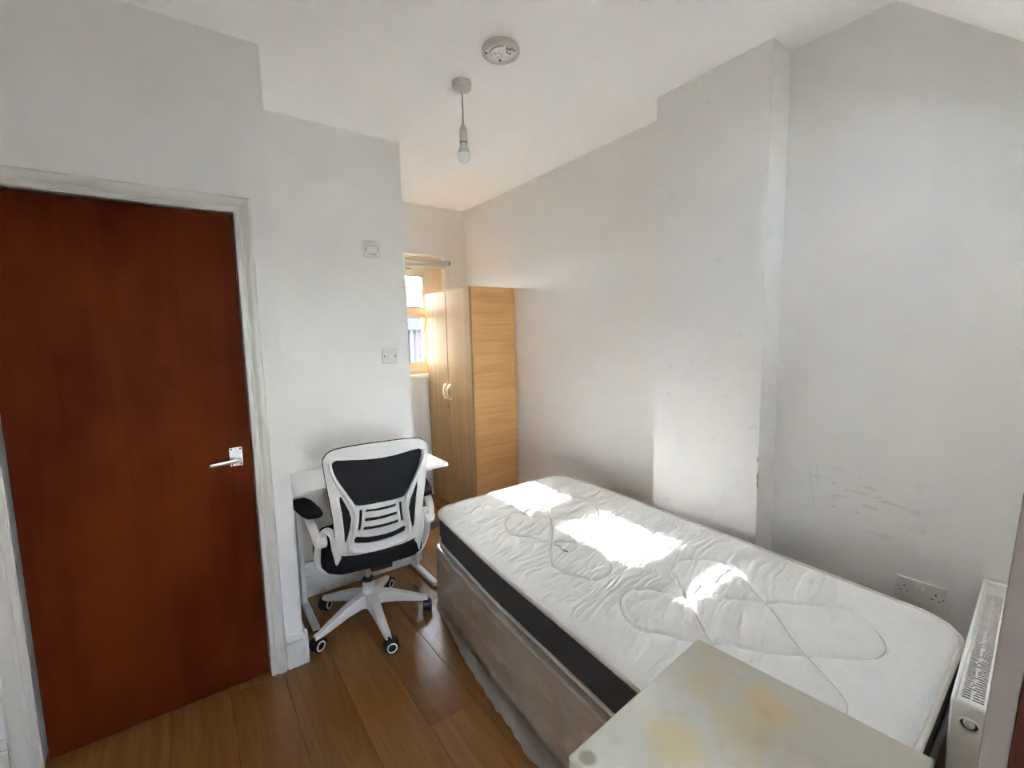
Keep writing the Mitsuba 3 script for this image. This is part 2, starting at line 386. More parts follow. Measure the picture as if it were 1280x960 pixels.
v = np.array(fm.vertices); v[:, 2] += (v[:, 1] - fy0) * .53; fm.vertices = v; fm.fix_normals()
ring = diff(ring, fm)
put('window_1', ring, 'window_cream', smooth=False); tag('window_1', label='cream framed window with two sashes beside the wardrobe', kind='structure')
def sash(key, x0, x1, z0, z1, gx0, gx1, gz0, gz1, label):
    put(key, frame_ring(x0, x1, z0, z1, [(gx0, gx1, gz0, gz1)], fy0 - .022, fy1 - .02, .006), 'window_cream')
    tag(key, label=label)
    put(key + '__gasket', frame_ring(gx0 - .002, gx1 + .002, gz0 - .002, gz1 + .002, [(gx0 + .004, gx1 - .004, gz0 + .004, gz1 - .004)], fy0 - .016, fy0 + .0, .001), 'black_rubber')
    g_ = trimesh.Trimesh([(gx0, fy0 + .01, gz0), (gx1, fy0 + .01, gz0), (gx1, fy0 + .01, gz1), (gx0, fy0 + .01, gz1)], [[0, 1, 2], [0, 2, 3]])
    put(key + '__pane', g_, 'pane_glass')
sash('window_1__sash', WX0 + .075, WX1 - .095, 1.700, 2.100, GX0, GX1, 1.755, 2.045, 'cream top sash')
sash('window_1__sash_001', WX0 + .085, WX1 - .095, 1.165, 1.672, GX0 - .0, GX1 + .0, 1.255, 1.665, 'cream lower sash')
v = np.array(fm.vertices); v[:, 1] = np.where(v[:, 1] > fy0, fy0 + .032, fy0 + .028); v[:, 2] = np.where(True, v[:, 2], 0)
fp = basis(extr(sun_slot, .004), (1, 0, 0), (0, 0, 1), (0, 1, 0), (0, fy0 + .03, .016)); fp.fix_normals()
put('window_1__sun_slot_pane', fp, 'pane_glass')  # glass of the added sun slot
put('window_1__vent', bbox(1.60, 1.72, fy0 - .004, fy0 + .002, 2.106, 2.113, .001), 'dark_hole')
put('window_1__sill', bbox(WX0 + .001, WX1 - .001, YF - .012, fy0 - .001, WZ0 - .004, WZ0 + .028, .006), 'reveal_white'); tag('window_1__sill', label='white inner sill')
# unseen roof window, added in the slope to let in fill daylight
sq = math.hypot(1, SL)
RWX = (1, 0, 0); RWY = (0, 1 / sq, SL / sq); RWN = (0, -SL / sq, 1 / sq)
RWO = ((RW0 + RW1) / 2, (RV0 + RV1) / 2, H - SL * (YS - (RV0 + RV1) / 2))
rw, rl = (RW1 - RW0) / 2, (RV1 - RV0) / 2 * sq
put('added_window_2', basis(frame_ring(-rw - .03, rw + .03, -rl - .03, rl + .03, [(-rw + .035, rw - .035, -rl + .035, rl - .035)], -.05, .05, .004), RWX, tuple(-np.array(RWN)), RWY, tuple(np.array(RWO) + .09 * np.array(RWN))), 'reveal_white')
tag('added_window_2', label='unseen white framed roof window added above the radiator for fill daylight', kind='structure')
gp = trimesh.Trimesh([(-rw + .035, -rl + .035, 0), (rw - .035, -rl + .035, 0), (rw - .035, rl - .035, 0), (-rw + .035, rl - .035, 0)], [[0, 1, 2], [0, 2, 3]])
put('added_window_2__pane', basis(gp, RWX, RWY, RWN, tuple(np.array(RWO) + .10 * np.array(RWN))), 'pane_glass')
# landing window added out of view behind the camera as daylight fill
put('added_window_3', frame_ring(HWX0, HWX1, HWZ0, HWZ1, [(HWX0 + .05, HWX1 - .05, HWZ0 + .05, HWZ1 - .05)], -1.49, -1.43), 'reveal_white')
tag('added_window_3', label='unseen white framed landing window added behind the camera for fill daylight', kind='structure')
put('added_window_3__pane', trimesh.Trimesh([(HWX0 + .05, -1.46, HWZ0 + .05), (HWX1 - .05, -1.46, HWZ0 + .05), (HWX1 - .05, -1.46, HWZ1 - .05), (HWX0 + .05, -1.46, HWZ1 - .05)], [[0, 1, 2], [0, 2, 3]]), 'pane_glass')
# roller blind
bk = num('roller_blind')
bz, by = 2.162, YF - .028
rod = sweep([(1.235, by, bz), (2.045, by, bz)], .021, .021, 28, side=(0, 0, 1))
put(bk + '__roll', rod, 'blind_fabric', smooth=40)
put(bk + '__fabric', bbox(1.24, 2.035, by + .014, by + .0165, bz - .044, bz, .0005), 'blind_fabric')
put(bk + '__bottom_bar', bbox(1.24, 2.035, by + .011, by + .0195, bz - .050, bz - .038, .002), 'plastic_cream')
put(bk + '__end_cap', cat(sweep([(2.045, by, bz), (2.058, by, bz)], .019, .019, 24, side=(0, 0, 1)), bbox(2.047, 2.0505, by, YF - .0005, bz - .017, bz + .017, .001)), 'black_rubber', smooth=40)
tag(bk, 'rolled up off white roller blind above the window', 'blind')

# ------------------------------------------------------------------ outside: the house across the way
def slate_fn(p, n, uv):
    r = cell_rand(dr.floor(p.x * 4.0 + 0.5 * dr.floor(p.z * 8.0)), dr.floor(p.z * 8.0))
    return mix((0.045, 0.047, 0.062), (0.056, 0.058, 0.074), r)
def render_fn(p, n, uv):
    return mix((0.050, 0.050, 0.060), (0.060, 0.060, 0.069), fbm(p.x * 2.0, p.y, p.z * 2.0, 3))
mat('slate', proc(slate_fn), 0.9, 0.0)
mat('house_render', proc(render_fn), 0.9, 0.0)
mat('gutter_dark', (0.045, 0.05, 0.075), 0.6, 0.2)
mat('house_trim', (0.12, 0.12, 0.13), 0.6, 0.2)
hb = num('house')
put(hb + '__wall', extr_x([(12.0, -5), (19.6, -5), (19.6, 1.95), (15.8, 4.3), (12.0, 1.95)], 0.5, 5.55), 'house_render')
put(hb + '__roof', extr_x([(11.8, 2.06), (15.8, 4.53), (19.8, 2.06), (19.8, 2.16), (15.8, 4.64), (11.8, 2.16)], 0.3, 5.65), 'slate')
put(hb + '__fascia', bbox(0.3, 5.6, 11.72, 11.84, 1.70, 2.03, .01), 'gutter_dark')
put(hb + '__downpipe', cyl(.05, -5, 1.72, 12, 5.12, 11.9), 'house_trim')
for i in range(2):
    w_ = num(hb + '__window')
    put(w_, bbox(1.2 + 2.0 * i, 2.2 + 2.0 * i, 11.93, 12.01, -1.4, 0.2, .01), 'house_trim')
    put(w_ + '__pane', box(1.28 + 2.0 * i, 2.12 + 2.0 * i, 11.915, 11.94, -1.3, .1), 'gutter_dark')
tag(hb, 'pale rendered house with slate roof seen through the window', 'house')
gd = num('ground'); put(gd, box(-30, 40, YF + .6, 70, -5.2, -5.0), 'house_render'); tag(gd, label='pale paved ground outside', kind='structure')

# ------------------------------------------------------------------ wardrobe
wx, wy, ww, wd, wh = 1.804, 3.054, 0.787, 0.43, 1.868
w = num('wardrobe'); tag(w, 'light oak two door wardrobe standing against the right wall by the window', 'wardrobe')
th = .016
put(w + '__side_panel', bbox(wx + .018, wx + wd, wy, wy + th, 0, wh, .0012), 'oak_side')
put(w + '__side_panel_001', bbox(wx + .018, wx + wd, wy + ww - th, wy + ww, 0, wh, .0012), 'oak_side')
put(w + '__top_panel', bbox(wx + .018, wx + wd, wy + th, wy + ww - th, wh - th - .002, wh - .002, .001), 'oak_side')
put(w + '__bottom_panel', bbox(wx + .02, wx + wd, wy + th, wy + ww - th, .062, .078, .001), 'oak_side')
put(w + '__back_panel', bbox(wx + wd - .004, wx + wd - .0005, wy + th, wy + ww - th, .062, wh - .02, .0005), 'oak_side')
put(w + '__plinth', bbox(wx + .006, wx + .020, wy + .001, wy + ww - .001, .0, .062, .001), 'oak_front')
put(w + '__edge_band', bbox(wx + .0145, wx + .0185, wy + .0005, wy + .0115, .064, wh - .001, .0008), 'oak_edge')
dw = ww / 2
for i in range(2):
    y0 = wy + .0035 + i * dw; y1 = y0 + dw - .007
    d = num(w + '__door')
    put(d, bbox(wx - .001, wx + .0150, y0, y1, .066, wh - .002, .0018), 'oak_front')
    yc = (y1 - .035) if i == 0 else (y0 + .035)
    # bow handle
    zc = 1.015
    t = np.linspace(-1, 1, 25)
    path = np.stack([wx - .003 - .030 * np.sqrt(np.clip(1 - t ** 2, 0, 1)) ** .8, np.full(25, yc), zc + .062 * t], 1)
    put(d + '__handle', sweep(path, .0075 + .0025 * np.abs(t) ** 3, .006 + .001 * np.abs(t), 16, side=(0, 1, 0)), 'handle_cream', smooth=40)
    tag(d + '__handle', label='cream bow handle')
    if i == 1:
        put(d + '__lock', cat(basis(cyl(.007, 0, .003, 20), (0, 1, 0), (0, 0, 1), (1, 0, 0), (wx - .003, y0 + .02, .885))), 'dark_hole')
        tag(d + '__lock', label='small dark lock')

# ------------------------------------------------------------------ desk
w = num('desk'); tag(w, 'white desk with metal legs in the recess behind the office chair', 'desk')
tx0, tx1, ty0, ty1, tz = .356, 1.205, 2.335, 2.722, .742
put(w + '__tabletop', (lambda m: m)(cat(extr(rrect(tx0, tx1, ty0, ty1, .016, 6).buffer(-.0018), .018, tz - .018), extr(rrect(tx0, tx1, ty0, ty1, .016, 6), .0148, tz - .0165))), 'desk_white')
def leg_side(x):
    L = num(w + '__leg')
    put(L, bbox(x - .012, x + .012, 2.60, 2.65, .028, tz - .045, .003), 'desk_metal')
    put(L + '__foot', bbox(x - .0175, x + .0175, 2.345, 2.700, .008, .034, .004), 'desk_metal')
    put(L + '__top_bracket', bbox(x - .012, x + .012, 2.40, 2.70, tz - .045, tz - .0185, .003), 'desk_metal')
    for y in (2.36, 2.685):
        put(num(L + '__glide'), cyl(.011, 0.0, .009, 16, x, y), 'black_rubber')
leg_side(.425); leg_side(1.095)
put(w + '__rail', bbox(.438, 1.082, 2.605, 2.625, tz - .085, tz - .03, .003), 'desk_metal')
put(w + '__cross_bar', bbox(.438, 1.082, 2.615, 2.635, .21, .25, .003), 'desk_metal')

# ------------------------------------------------------------------ office chair
CH = T().translate([.676, 2.273, 0]).rotate([0, 0, 1], -5)
ch = num('office_chair'); tag(ch, 'white framed office chair with black mesh back on five castors, pushed up to the desk', 'office chair')
U0 = .02
LEAN = math.tan(math.radians(8))
def warp(m, y_extra=0.0):
    """extruded in (u, v): moves the sheet onto the curved leaning back"""
    v = np.array(m.vertices); u, z, d = v[:, 0], v[:, 1], v[:, 2]
    y = -.245 - LEAN * (z - .5) + .42 * u ** 2 + .10 * np.clip(.62 - z, 0, 1) + .35 * (z - .72) ** 2 * 0.6 - d + y_extra
    out = np.stack([u + U0, y, z], 1)
    q = trimesh.Trimesh(out, m.faces, process=False)
    if q.volume < 0: q.invert()
    return q
def sheet(poly, d0, d1, res=.016):
    M = to_m(extr(poly, d1 - d0, d0)).refine_to_length(res)
    return warp(from_m(M))
def sym(pts):
    pts = list(pts)
    return pts + [(-x, y) for x, y in reversed(pts) if abs(x) > 1e-6]
def smoothpoly(pts, r=.012):
    P = sg.Polygon(pts)
    return P.buffer(-r, quad_segs=6).buffer(2 * r, quad_segs=6).buffer(-r, quad_segs=6)
outer = smoothpoly(sym([(0, 1.014), (.06, 1.0135), (.12, 1.011), (.185, 1.004), (.218, .990), (.236, .962), (.233, .92), (.228, .87), (.221, .81), (.213, .745), (.206, .68), (.202, .62), (.198, .555), (.192, .515), (.170, .490), (.10, .477), (0, .470)]), .02)
meshhole = smoothpoly(sym([(0, .9425), (.07, .946), (.14, .954), (.186, .958), (.202, .948), (.201, .925), (.186, .868), (.160, .815), (.128, .762), (.112, .737), (.095, .732), (.05, .730), (0, .729)]), .008)
def both(pts, r=.005):
    P = smoothpoly(pts, r); return unary_union([P, sa.scale(P, -1, 1, origin=(0, 0))])
sidehole = both([(.178, .805), (.160, .765), (.139, .712), (.131, .672), (.138, .625), (.150, .575), (.156, .556), (.161, .560), (.164, .62), (.170, .71), (.178, .77)], .004)
def slot(z, hw, t):
    x = np.linspace(-hw, hw, 15); return sg.LineString(np.stack([x, z + .9 * x ** 2], 1)).buffer(t / 2)
slots = [slot(.699, .064, .013), slot(.655, .066, .018), slot(.611, .073, .018)]
vs = both([(.083, .714), (.095, .714), (.100, .660), (.106, .610), (.094, .610), (.087, .66)], .002)
botslot = smoothpoly(sym([(0, .563), (.06, .567), (.112, .582), (.121, .570), (.117, .548), (.06, .533), (0, .529)]), .006)
holes = unary_union([meshhole, sidehole, vs, botslot] + slots)
put(ch + '__backrest', sheet(outer.difference(holes), .0, .010), 'chair_white', smooth=40, M=CH)
tag(ch + '__backrest', label='white plastic back frame with hourglass ribs')
# hourglass ribs standing proud, and the lip under the lumbar panel
def rib(pts, w_, d_, n=60):
    p = smooth_path([(x, z, 0) for x, z in pts], n)
    m = sweep(p, w_, d_, 12, side=(0, 0, 1)); return m
RIB = [(.212, .950), (.196, .880), (.165, .815), (.132, .752), (.116, .712), (.112, .672), (.121, .622), (.136, .565), (.140, .525), (.118, .503), (.06, .493), (0, .490)]
r_ = smooth_path([(x, z, .016) for x, z in RIB] + [(-x, z, .016) for x, z in RIB[-2::-1]], 160)
rw = np.interp(np.linspace(0, 1, 160), [0, .25, .5, .75, 1], [.007, .012, .010, .012, .007])
put(ch + '__back_rib', warp(sweep(r_, np.full(160, .010), rw, 12, side=(0, 0, 1))), 'chair_white', smooth=50, M=CH)
RO = [(.214, .955), (.219, .90), (.212, .82), (.203, .72), (.195, .62), (.188, .53)]
# black mesh stretched across the front of the frame, with its dark edge showing round the outline
put(ch + '__back_mesh', sheet(outer.buffer(.002), -.010, -.001), 'chair_mesh', smooth=40, M=CH)
tag(ch + '__back_mesh', label='black mesh behind the white frame')
# seat cushion
seatpoly = smoothpoly(sym([(0, .245), (.12, .240), (.20, .215), (.245, .14), (.258, .03), (.250, -.10), (.225, -.20), (.17, -.245), (0, -.255)]), .03)
def dome(poly, z0, z1, r=.03, crown=.012, res=.02):
    ms = []
    ks = np.linspace(0, np.pi / 2, 5)
    sl = [(poly.buffer(-r * .5), z0)]
    P = []
    for k in ks[::-1]:
        P.append((poly.buffer(-r * (1 - np.cos(k - np.pi / 2 + np.pi / 2)) if False else -(r - r * np.cos(k))), None))
    hull = []
    for k in ks:
        q = poly.buffer(-(r - r * np.cos(k)), quad_segs=4)
        hull += [(x, y, z1 - r + r * np.sin(k)) for x, y in q.exterior.coords]
        hull += [(x, y, z0 + r * .5 - r * .5 * np.sin(k)) for x, y in poly.buffer(-(r - r * np.cos(k)) * .5, quad_segs=4).exterior.coords]
    m = trimesh.convex.convex_hull(np.array(hull))
    m = from_m(to_m(m).refine_to_length(res))
    v = np.array(m.vertices); t = v[:, 2] > (z0 + z1) / 2
    v[t, 2] += crown * np.clip(1 - (v[t, 0] / .26) ** 2 - (v[t, 1] / .26) ** 2, 0, 1)
    m.vertices = v
    return m
sm = dome(seatpoly, .405, .480, .03)
sm.apply_translation((U0 * .5, 0.01, 0))
put(ch + '__seat', sm, 'black_fabric', smooth=50, M=CH); tag(ch + '__seat', label='black padded seat')
put(ch + '__seat_mechanism', cat(bbox(-.075, .095, -.12, .10, .352, .400, .01), bbox(-.16, .18, -.03, .03, .385, .406, .004)), 'black_rubber', M=CH)
put(ch + '__back_bracket', cat(bbox(-.03, .07, -.232, -.06, .384, .402, .006), bbox(-.03, .07, -.238, -.222, .384, .49, .004)), 'black_rubber', M=CH)
put(ch + '__tilt_lever', cat(sweep([(.09, .03, .375), (.18, .03, .372), (.24, .04, .368)], .005, .005, 10, side=(0, 0, 1)), bbox(.235, .285, .03, .055, .360, .376, .004)), 'black_rubber', smooth=40, M=CH)
# gas lift and hub
put(ch + '__gas_lift', lathe([(0, .235), (.0135, .235), (.0135, .36), (0, .36)], 28), 'chrome', smooth=40, M=CH); tag(ch + '__gas_lift', label='chrome gas lift')
put(ch + '__gas_collar', lathe([(0, .228), (.029, .228), (.029, .238), (.024, .246), (.0145, .248), (0, .248)], 32), 'black_rubber', smooth=30, M=CH)
put(ch + '__hub', lathe([(0, .088), (.034, .088), (.040, .10), (.036, .15), (.030, .19), (.0285, .226), (.026, .230), (0, .230)], 36), 'chair_white', smooth=30, M=CH)
angs = [196.5, 268.5, 340.5, 52.5, 124.5]
SWIVEL = [-62, -100, -20, -52, -48]; caster_done = []
for a in angs:
    a = math.radians(a + 5)
    d = np.array([math.cos(a), math.sin(a), 0]); s = np.array([-d[1], d[0], 0])
    def ring_(r, zt, zb, hw):
        c = d * r
        return [c + s * hw * .75 + [0, 0, zt], c - s * hw * .75 + [0, 0, zt], c + s * hw + [0, 0, zt - .008], c - s * hw + [0, 0, zt - .008], c + s * hw * .9 + [0, 0, zb], c - s * hw * .9 + [0, 0, zb]]
    R_ = [ring_(.018, .168, .100, .033), ring_(.06, .164, .104, .030), ring_(.13, .148, .098, .0245), ring_(.21, .118, .080, .0195), ring_(.275, .092, .068, .0175), ring_(.302, .084, .066, .013)]
    arm = None
    for A, B in zip(R_[:-1], R_[1:]):
        hm = to_m(trimesh.convex.convex_hull(np.array(A + B)))
        arm = hm if arm is None else arm + hm
    put(num(ch + '__base_arm'), from_m(arm), 'chair_white', smooth=35, M=CH)
    c = d * .298
    ca = math.radians(SWIVEL[len(caster_done)] + 5) + math.pi / 2; caster_done.append(1)     # castor swivel: axle direction, then the rolling direction
    e = np.array([math.cos(ca), math.sin(ca), 0]); f = np.array([-e[1], e[0], 0])
    wc = c + e * .010; R = .032
    k = num(ch + '__caster')
    fork = cat(cyl(.0075, .055, .082, 16, c[0], c[1]),
               basis(extr(sg.Point(0, 0).buffer(.0365).intersection(sg.box(-.04, .002, .04, .04)).difference(sg.Point(0, 0).buffer(.0328)), .046, -.023), e, (0, 0, 1), f, wc + [0, 0, R]),
               basis(extr(sg.Point(0, 0).buffer(.0315), .006, -.003), e, (0, 0, 1), f, wc + [0, 0, R]))
    put(k, fork, 'black_rubber', smooth=35, M=CH)
    for sgn in (-1, 1):
        wl = lathe([(0, .0045), (.029, .0045), (R, .0075), (R, .0185), (.0295, .0215), (0, .0215)], 32)
        q = num(k + '__wheel')
        put(q, basis(wl, e, np.cross(f * sgn, e), f * sgn, wc + [0, 0, R]), 'black_rubber', smooth=30, M=CH)
        rg = lathe([(.0180, .021), (.0245, .021), (.0245, .0236), (.0180, .0236), (.0180, .021)], 32)
        put(num(k + '__rim'), basis(rg, e, np.cross(f * sgn, e), f * sgn, wc + [0, 0, R]), 'chair_white', smooth=30, M=CH)
# armrests: black pad on a white flip-up arm
for sx in (-1, 1):
    def P(x, y, z): return (U0 + sx * x, y, z)
    k = num(ch + '__armrest')
    padpoly = smoothpoly([(-.036, .125), (.038, .130), (.046, .08), (.046, -.08), (.036, -.140), (0, -.156), (-.032, -.140), (-.042, -.08), (-.046, .06)], .010)
    pad = dome(padpoly, .666, .687, .006, .0, .03)
    v = np.array(pad.vertices); pr_ = math.radians(11); a_, b_ = v[:, 0].copy(), v[:, 1].copy()
    v[:, 0] = U0 + sx * (.288 + a_ * math.cos(pr_) + b_ * math.sin(pr_)); v[:, 1] = -a_ * math.sin(pr_) + b_ * math.cos(pr_); pad.vertices = v
    if sx < 0: pad.invert()
    put(k + '__pad', pad, 'black_fabric', smooth=45, M=CH)
    up = smooth_path([P(.296, .06, .661), P(.288, -.04, .659), P(.284, -.12, .636), P(.274, -.170, .606), P(.268, -.185, .572)], 26)
    put(k, cat(sweep(up, np.linspace(.022, .019, 26), np.linspace(.009, .014, 26), 16, side=(1, 0, 0), power=3),
               basis(lathe([(0, -.026), (.026, -.026), (.033, -.020), (.033, .020), (.026, .026), (0, .026)], 32), (0, 1, 0), (0, 0, 1), (1, 0, 0), P(.256, -.185, .572))), 'chair_white', smooth=40, M=CH)
    loop = smooth_path([P(.262, -.172, .560), P(.266, -.135, .50), P(.262, -.112, .44), P(.240, -.115, .397), P(.205, -.145, .385), P(.186, -.188, .415), P(.190, -.212, .48), P(.203, -.222, .555), P(.214, -.222, .612), P(.228, -.212, .625), P(.242, -.195, .595)], 70)
    put(k + '__bracket', sweep(loop, .017, .010, 14, side=(0.8 * sx, -.6, 0), power=3), 'chair_white', smooth=40, M=CH)
    put(k + '__bolt', basis(lathe([(0, 0), (.012, 0), (.010, .006), (0, .007)], 20), (0, 1, 0), (0, 0, 1), (sx, 0, 0), P(.284, -.185, .572)), 'plastic_grey', smooth=30, M=CH)

# ------------------------------------------------------------------ bed: divan base in plastic wrap and the mattress on it
BA = math.radians(3.4); BC = np.array([1.51, 1.27]); BU = np.array([math.cos(BA), -math.sin(BA)]); BV = np.array([math.sin(BA), math.cos(BA)])
SH = .10
U_0, U_1, V_0, V_1 = -.552, .495, -1.030, 1.005
def bed(u, v):
    """bed plan coordinates -> world xy; the far end runs a little askew"""
    u, v = np.asarray(u, float), np.asarray(v, float)
    u = u * (1 - .068 * np.clip((v - .2) / .8, 0, 1) ** 1.3)
    v = v + SH * u
    return BC[0] + u * BU[0] + v * BV[0], BC[1] + u * BU[1] + v * BV[1]
def outline(off=0.0, r=.125, n=12, near=0.0):
    P = sg.box(U_0, V_0 + near, U_1, V_1 - near * 1.3).buffer(-r).buffer(r + off, quad_segs=n)
    L = P.exterior; k = 320
    pts = np.array([L.interpolate(i / k, normalized=True).coords[0] for i in range(k)])
    return pts if L.is_ccw else pts[::-1]
def skin(rings, cap0=True, cap1=True):
    """rings of equal length, each (n, 3): a closed tube with flat caps"""
    n = len(rings[0]); V = np.vstack(rings); F = []
    for i in range(len(rings) - 1):
        for j in range(n):
            a, b = i * n + j, i * n + (j + 1) % n
            F += [[a, b, b + n], [a, b + n, a + n]]
    extra = []
    if cap0:
        extra.append(rings[0].mean(0)); c = len(V) + len(extra) - 1
        F += [[c, (j + 1) % n, j] for j in range(n)]
    if cap1:
        extra.append(rings[-1].mean(0)); c = len(V) + len(extra) - 1; o = (len(rings) - 1) * n
        F += [[c, o + j, o + (j + 1) % n] for j in range(n)]
    if extra: V = np.vstack([V] + [np.array(extra)])
    return trimesh.Trimesh(V, F, process=False)
def lift(p, z):
    x, y = bed(p[:, 0], p[:, 1]); return np.stack([x, y, np.broadcast_to(z, x.shape)], 1)
BZ, MZ = .355, .532
def bedlocal(p):
    du, dv = p.x - float(BC[0]), p.y - float(BC[1])
    u = du * float(BU[0]) + dv * float(BU[1]); v = du * float(BV[0]) + dv * float(BV[1])
    return u, v - SH * u
def base_fn(p, n, uv):
    u, v = bedlocal(p)
    k = v / 0.105
    band = dr.abs(dr.sin(k * 3.14159)) 
    c = mix((0.74, 0.55, 0.42), (0.76, 0.65, 0.51), smoothstep(0.45, 0.55, noise(dr.floor(k) * 3.7, 2.0)))
    c = mix(c, (0.84, 0.77, 0.65), smoothstep(0.5, 0.6, noise(dr.floor(k + 0.5) * 5.3, 7.0)) * 0.6)
    wv = 0.5 + 0.25 * dr.sin(v * 2200.0) + 0.25 * dr.sin(p.z * 2200.0)
    c = mix(c, (0.45, 0.35, 0.26), smoothstep(0.006, 0.003, dr.abs(p.z - 0.275)) * 0.5)
    return c * (0.9 + 0.1 * wv)
mat('divan_fabric', proc(base_fn), 0.85, 0.2)
b = num('bed_base'); tag(b, 'beige striped divan bed base still wrapped in clear plastic under the mattress', 'bed base')
put(b + '__body', skin([lift(outline(.024, .05, near=.05), .035), lift(outline(.026, .05, near=.05), .06), lift(outline(.026, .05, near=.05), .325), lift(outline(.018, .05, near=.05), .343), lift(outline(-.006, .05, near=.05), .347)]), 'divan_fabric', smooth=50)
for (u, v) in ((-.48, -.92), (-.44, .82), (.42, -.92), (.40, .82), (-.48, 0), (.42, 0)):
    x, y = bed(u, v); put(num(b + '__foot'), cyl(.025, 0, .036, 20, float(x), float(y)), 'black_rubber')
# plastic wrap: one crumpled sheet over top edge, down the side and out over the floor
scene['wrap_film'] = {'type': 'thindielectric', 'int_ior': 1.45}
scene['wrap_haze'] = {'type': 'twosided', 'bsdf': {'type': 'roughplastic', 'diffuse_reflectance': rgb(.62, .63, .61), 'alpha': .12}}
scene['plastic_film'] = {'type': 'blendbsdf', 'weight': proc(lambda p, n, uv: 0.18 + 0.16 * smoothstep(0.45, 0.85, fbm(p.y * 9.0, p.x * 9.0, p.z * 16.0, 3)) + 0.30 * smoothstep(0.05, 0.0, p.z) + 0.28 * smoothstep(0.335, 0.35, p.z)), 'a': {'type': 'ref', 'id': 'wrap_film'}, 'b': {'type': 'ref', 'id': 'wrap_haze'}}  # film haze, whitened along the top edge to paint its shine
def wrap_ring(off, z, amp, zamp, seed, step=.012):
    P = sg.box(U_0, V_0 + .05, U_1, V_1 - .065).buffer(-.05).buffer(.05 + .026, quad_segs=8).exterior
    k = 480
    base = np.array([P.interpolate(i / k, normalized=True).coords[0] for i in range(k)])
    if not P.is_ccw: base = base[::-1]
    t = np.roll(base, -1, 0) - np.roll(base, 1, 0); t /= np.linalg.norm(t, axis=1, keepdims=True)
    nrm = np.stack([t[:, 1], -t[:, 0]], 1)
    q = np.concatenate([base * 9.0, np.full((k, 1), z * 14.0)], 1); q2 = np.concatenate([base * 28.0, np.full((k, 1), z * 30.0 + 5)], 1)
    n1 = meshkit.fbm(q, 3, seed); n2 = meshkit.fbm(q2, 2, seed + 7)
    left = (base[:, 0] < U_0 + .03)
    kf = np.where(left, np.interp(base[:, 1], [-.75, -.45, .2, .6, .8], [.08, 1.0, .75, .35, .0]), .0)
    kf = np.convolve(np.concatenate([kf[-8:], kf, kf[:8]]), np.ones(17) / 17, 'valid')
    sc = kf if amp > .012 else 1.0
    pr = base + nrm * (off + sc * amp * (n1 * .7 + n2 * .3))[:, None]
    a = lift(pr, 0.0); a[:, 2] = z + zamp * (n1 - .3)
    return a
rings = []
for off, z, amp, za in [(-.060, .352, .0, .003), (-.030, .352, .001, .004), (-.006, .353, .004, .006), (.001, .347, .006, .004), (.003, .325, .006, .0)] + [(.003 + .002 * i / 9, .325 - .0265 * i, .005 + .0045 * math.sin(i * .33), 0) for i in range(1, 11)] + [(.006, .040, .016, 0), (.008, .024, .030, .008), (.012, .012, .050, .010), (.016, .006, .075, .006), (.018, .005, .090, .004)]:
    rings.append(wrap_ring(off, z, amp, za, 3))
fl = skin(rings, False, False)
v = np.array(fl.vertices); v[:, 2] = np.maximum(v[:, 2], .0015); fl.vertices = v
if True:
    put(b + '__plastic_wrap', fl, 'plastic_film', smooth=True); tag(b + '__plastic_wrap', label='crumpled clear plastic wrapping')

mt = num('mattress'); tag(mt, 'white quilted single mattress with dark grey border on the wrapped bed base', 'mattress')
def border_fn(p, n, uv):
    k = noise(p.x * 700.0, p.y * 700.0, p.z * 700.0)
    return mix((0.070, 0.073, 0.078), (0.105, 0.108, 0.112), k)
mat('mattress_border', proc(border_fn), 0.85, 0.25)
rr = []
for t_ in np.linspace(0, 1, 9):
    z = BZ + .002 + .012 + (MZ - .030 - BZ - .012) * t_
    rr.append(lift(outline(.008 * math.sin(math.pi * t_) - .004), z))
put(mt + '__border', skin(rr), 'mattress_border', smooth=60)
tag(mt + '__border', label='dark grey fabric border')
def tape(z, r, key, mat_='mattress_tape'):
    p = lift(outline(.004), z)
    put(key, sweep(p, r, r * .9, 12, side=(0, 0, 1), closed=True), mat_, smooth=50)
mat('mattress_tape', (0.66, 0.63, 0.585), 0.7, 0.3)
tape(MZ - .017, .0085, mt + '__piping'); tape(BZ + .012, .0080, mt + '__piping_001')
tag(mt + '__piping', label='cream piping around the top edge'); tag(mt + '__piping_001', label='cream piping around the bottom edge')
A1 = [(0.067, 0.634), (-0.062, 0.463), (-0.194, 0.285), (-0.331, 0.103), (-0.35, 0.052), (-0.327, -0.011), (-0.3, -0.071), (-0.268, -0.1), (-0.215, -0.101), (-0.164, -0.077), (-0.111, -0.012), (-0.035, 0.093), (0.106, 0.285), (0.266, 0.491), (0.274, 0.557), (0.243, 0.631), (0.19, 0.669)]
A2 = [(-0.3, 0.547), (-0.233, 0.618), (-0.173, 0.639), (-0.13, 0.582), (-0.05, 0.476), (0.024, 0.422), (0.082, 0.36), (0.129, 0.308), (0.246, 0.196), (0.258, 0.103), (0.216, 0.013), (0.168, -0.034), (0.107, -0.058), (0.03, -0.019), (-0.047, 0.072), (-0.114, 0.165), (-0.167, 0.219), (-0.233, 0.266), (-0.264, 0.344), (-0.301, 0.396), (-0.329, 0.476)]
B1 = [(-0.214, -0.557), (-0.175, -0.5), (-0.129, -0.439), (-0.065, -0.351), (-0.0, -0.268), (0.031, -0.22), (0.073, -0.199), (0.151, -0.201), (0.206, -0.246), (0.231, -0.269), (0.243, -0.334), (0.24, -0.373), (0.204, -0.431), (0.14, -0.511), (0.107, -0.564), (0.056, -0.632), (-0.005, -0.705), (-0.043, -0.757), (-0.082, -0.816), (-0.114, -0.866), (-0.153, -0.905), (-0.221, -0.915), (-0.30, -0.86), (-0.325, -0.76), (-0.285, -0.65)]
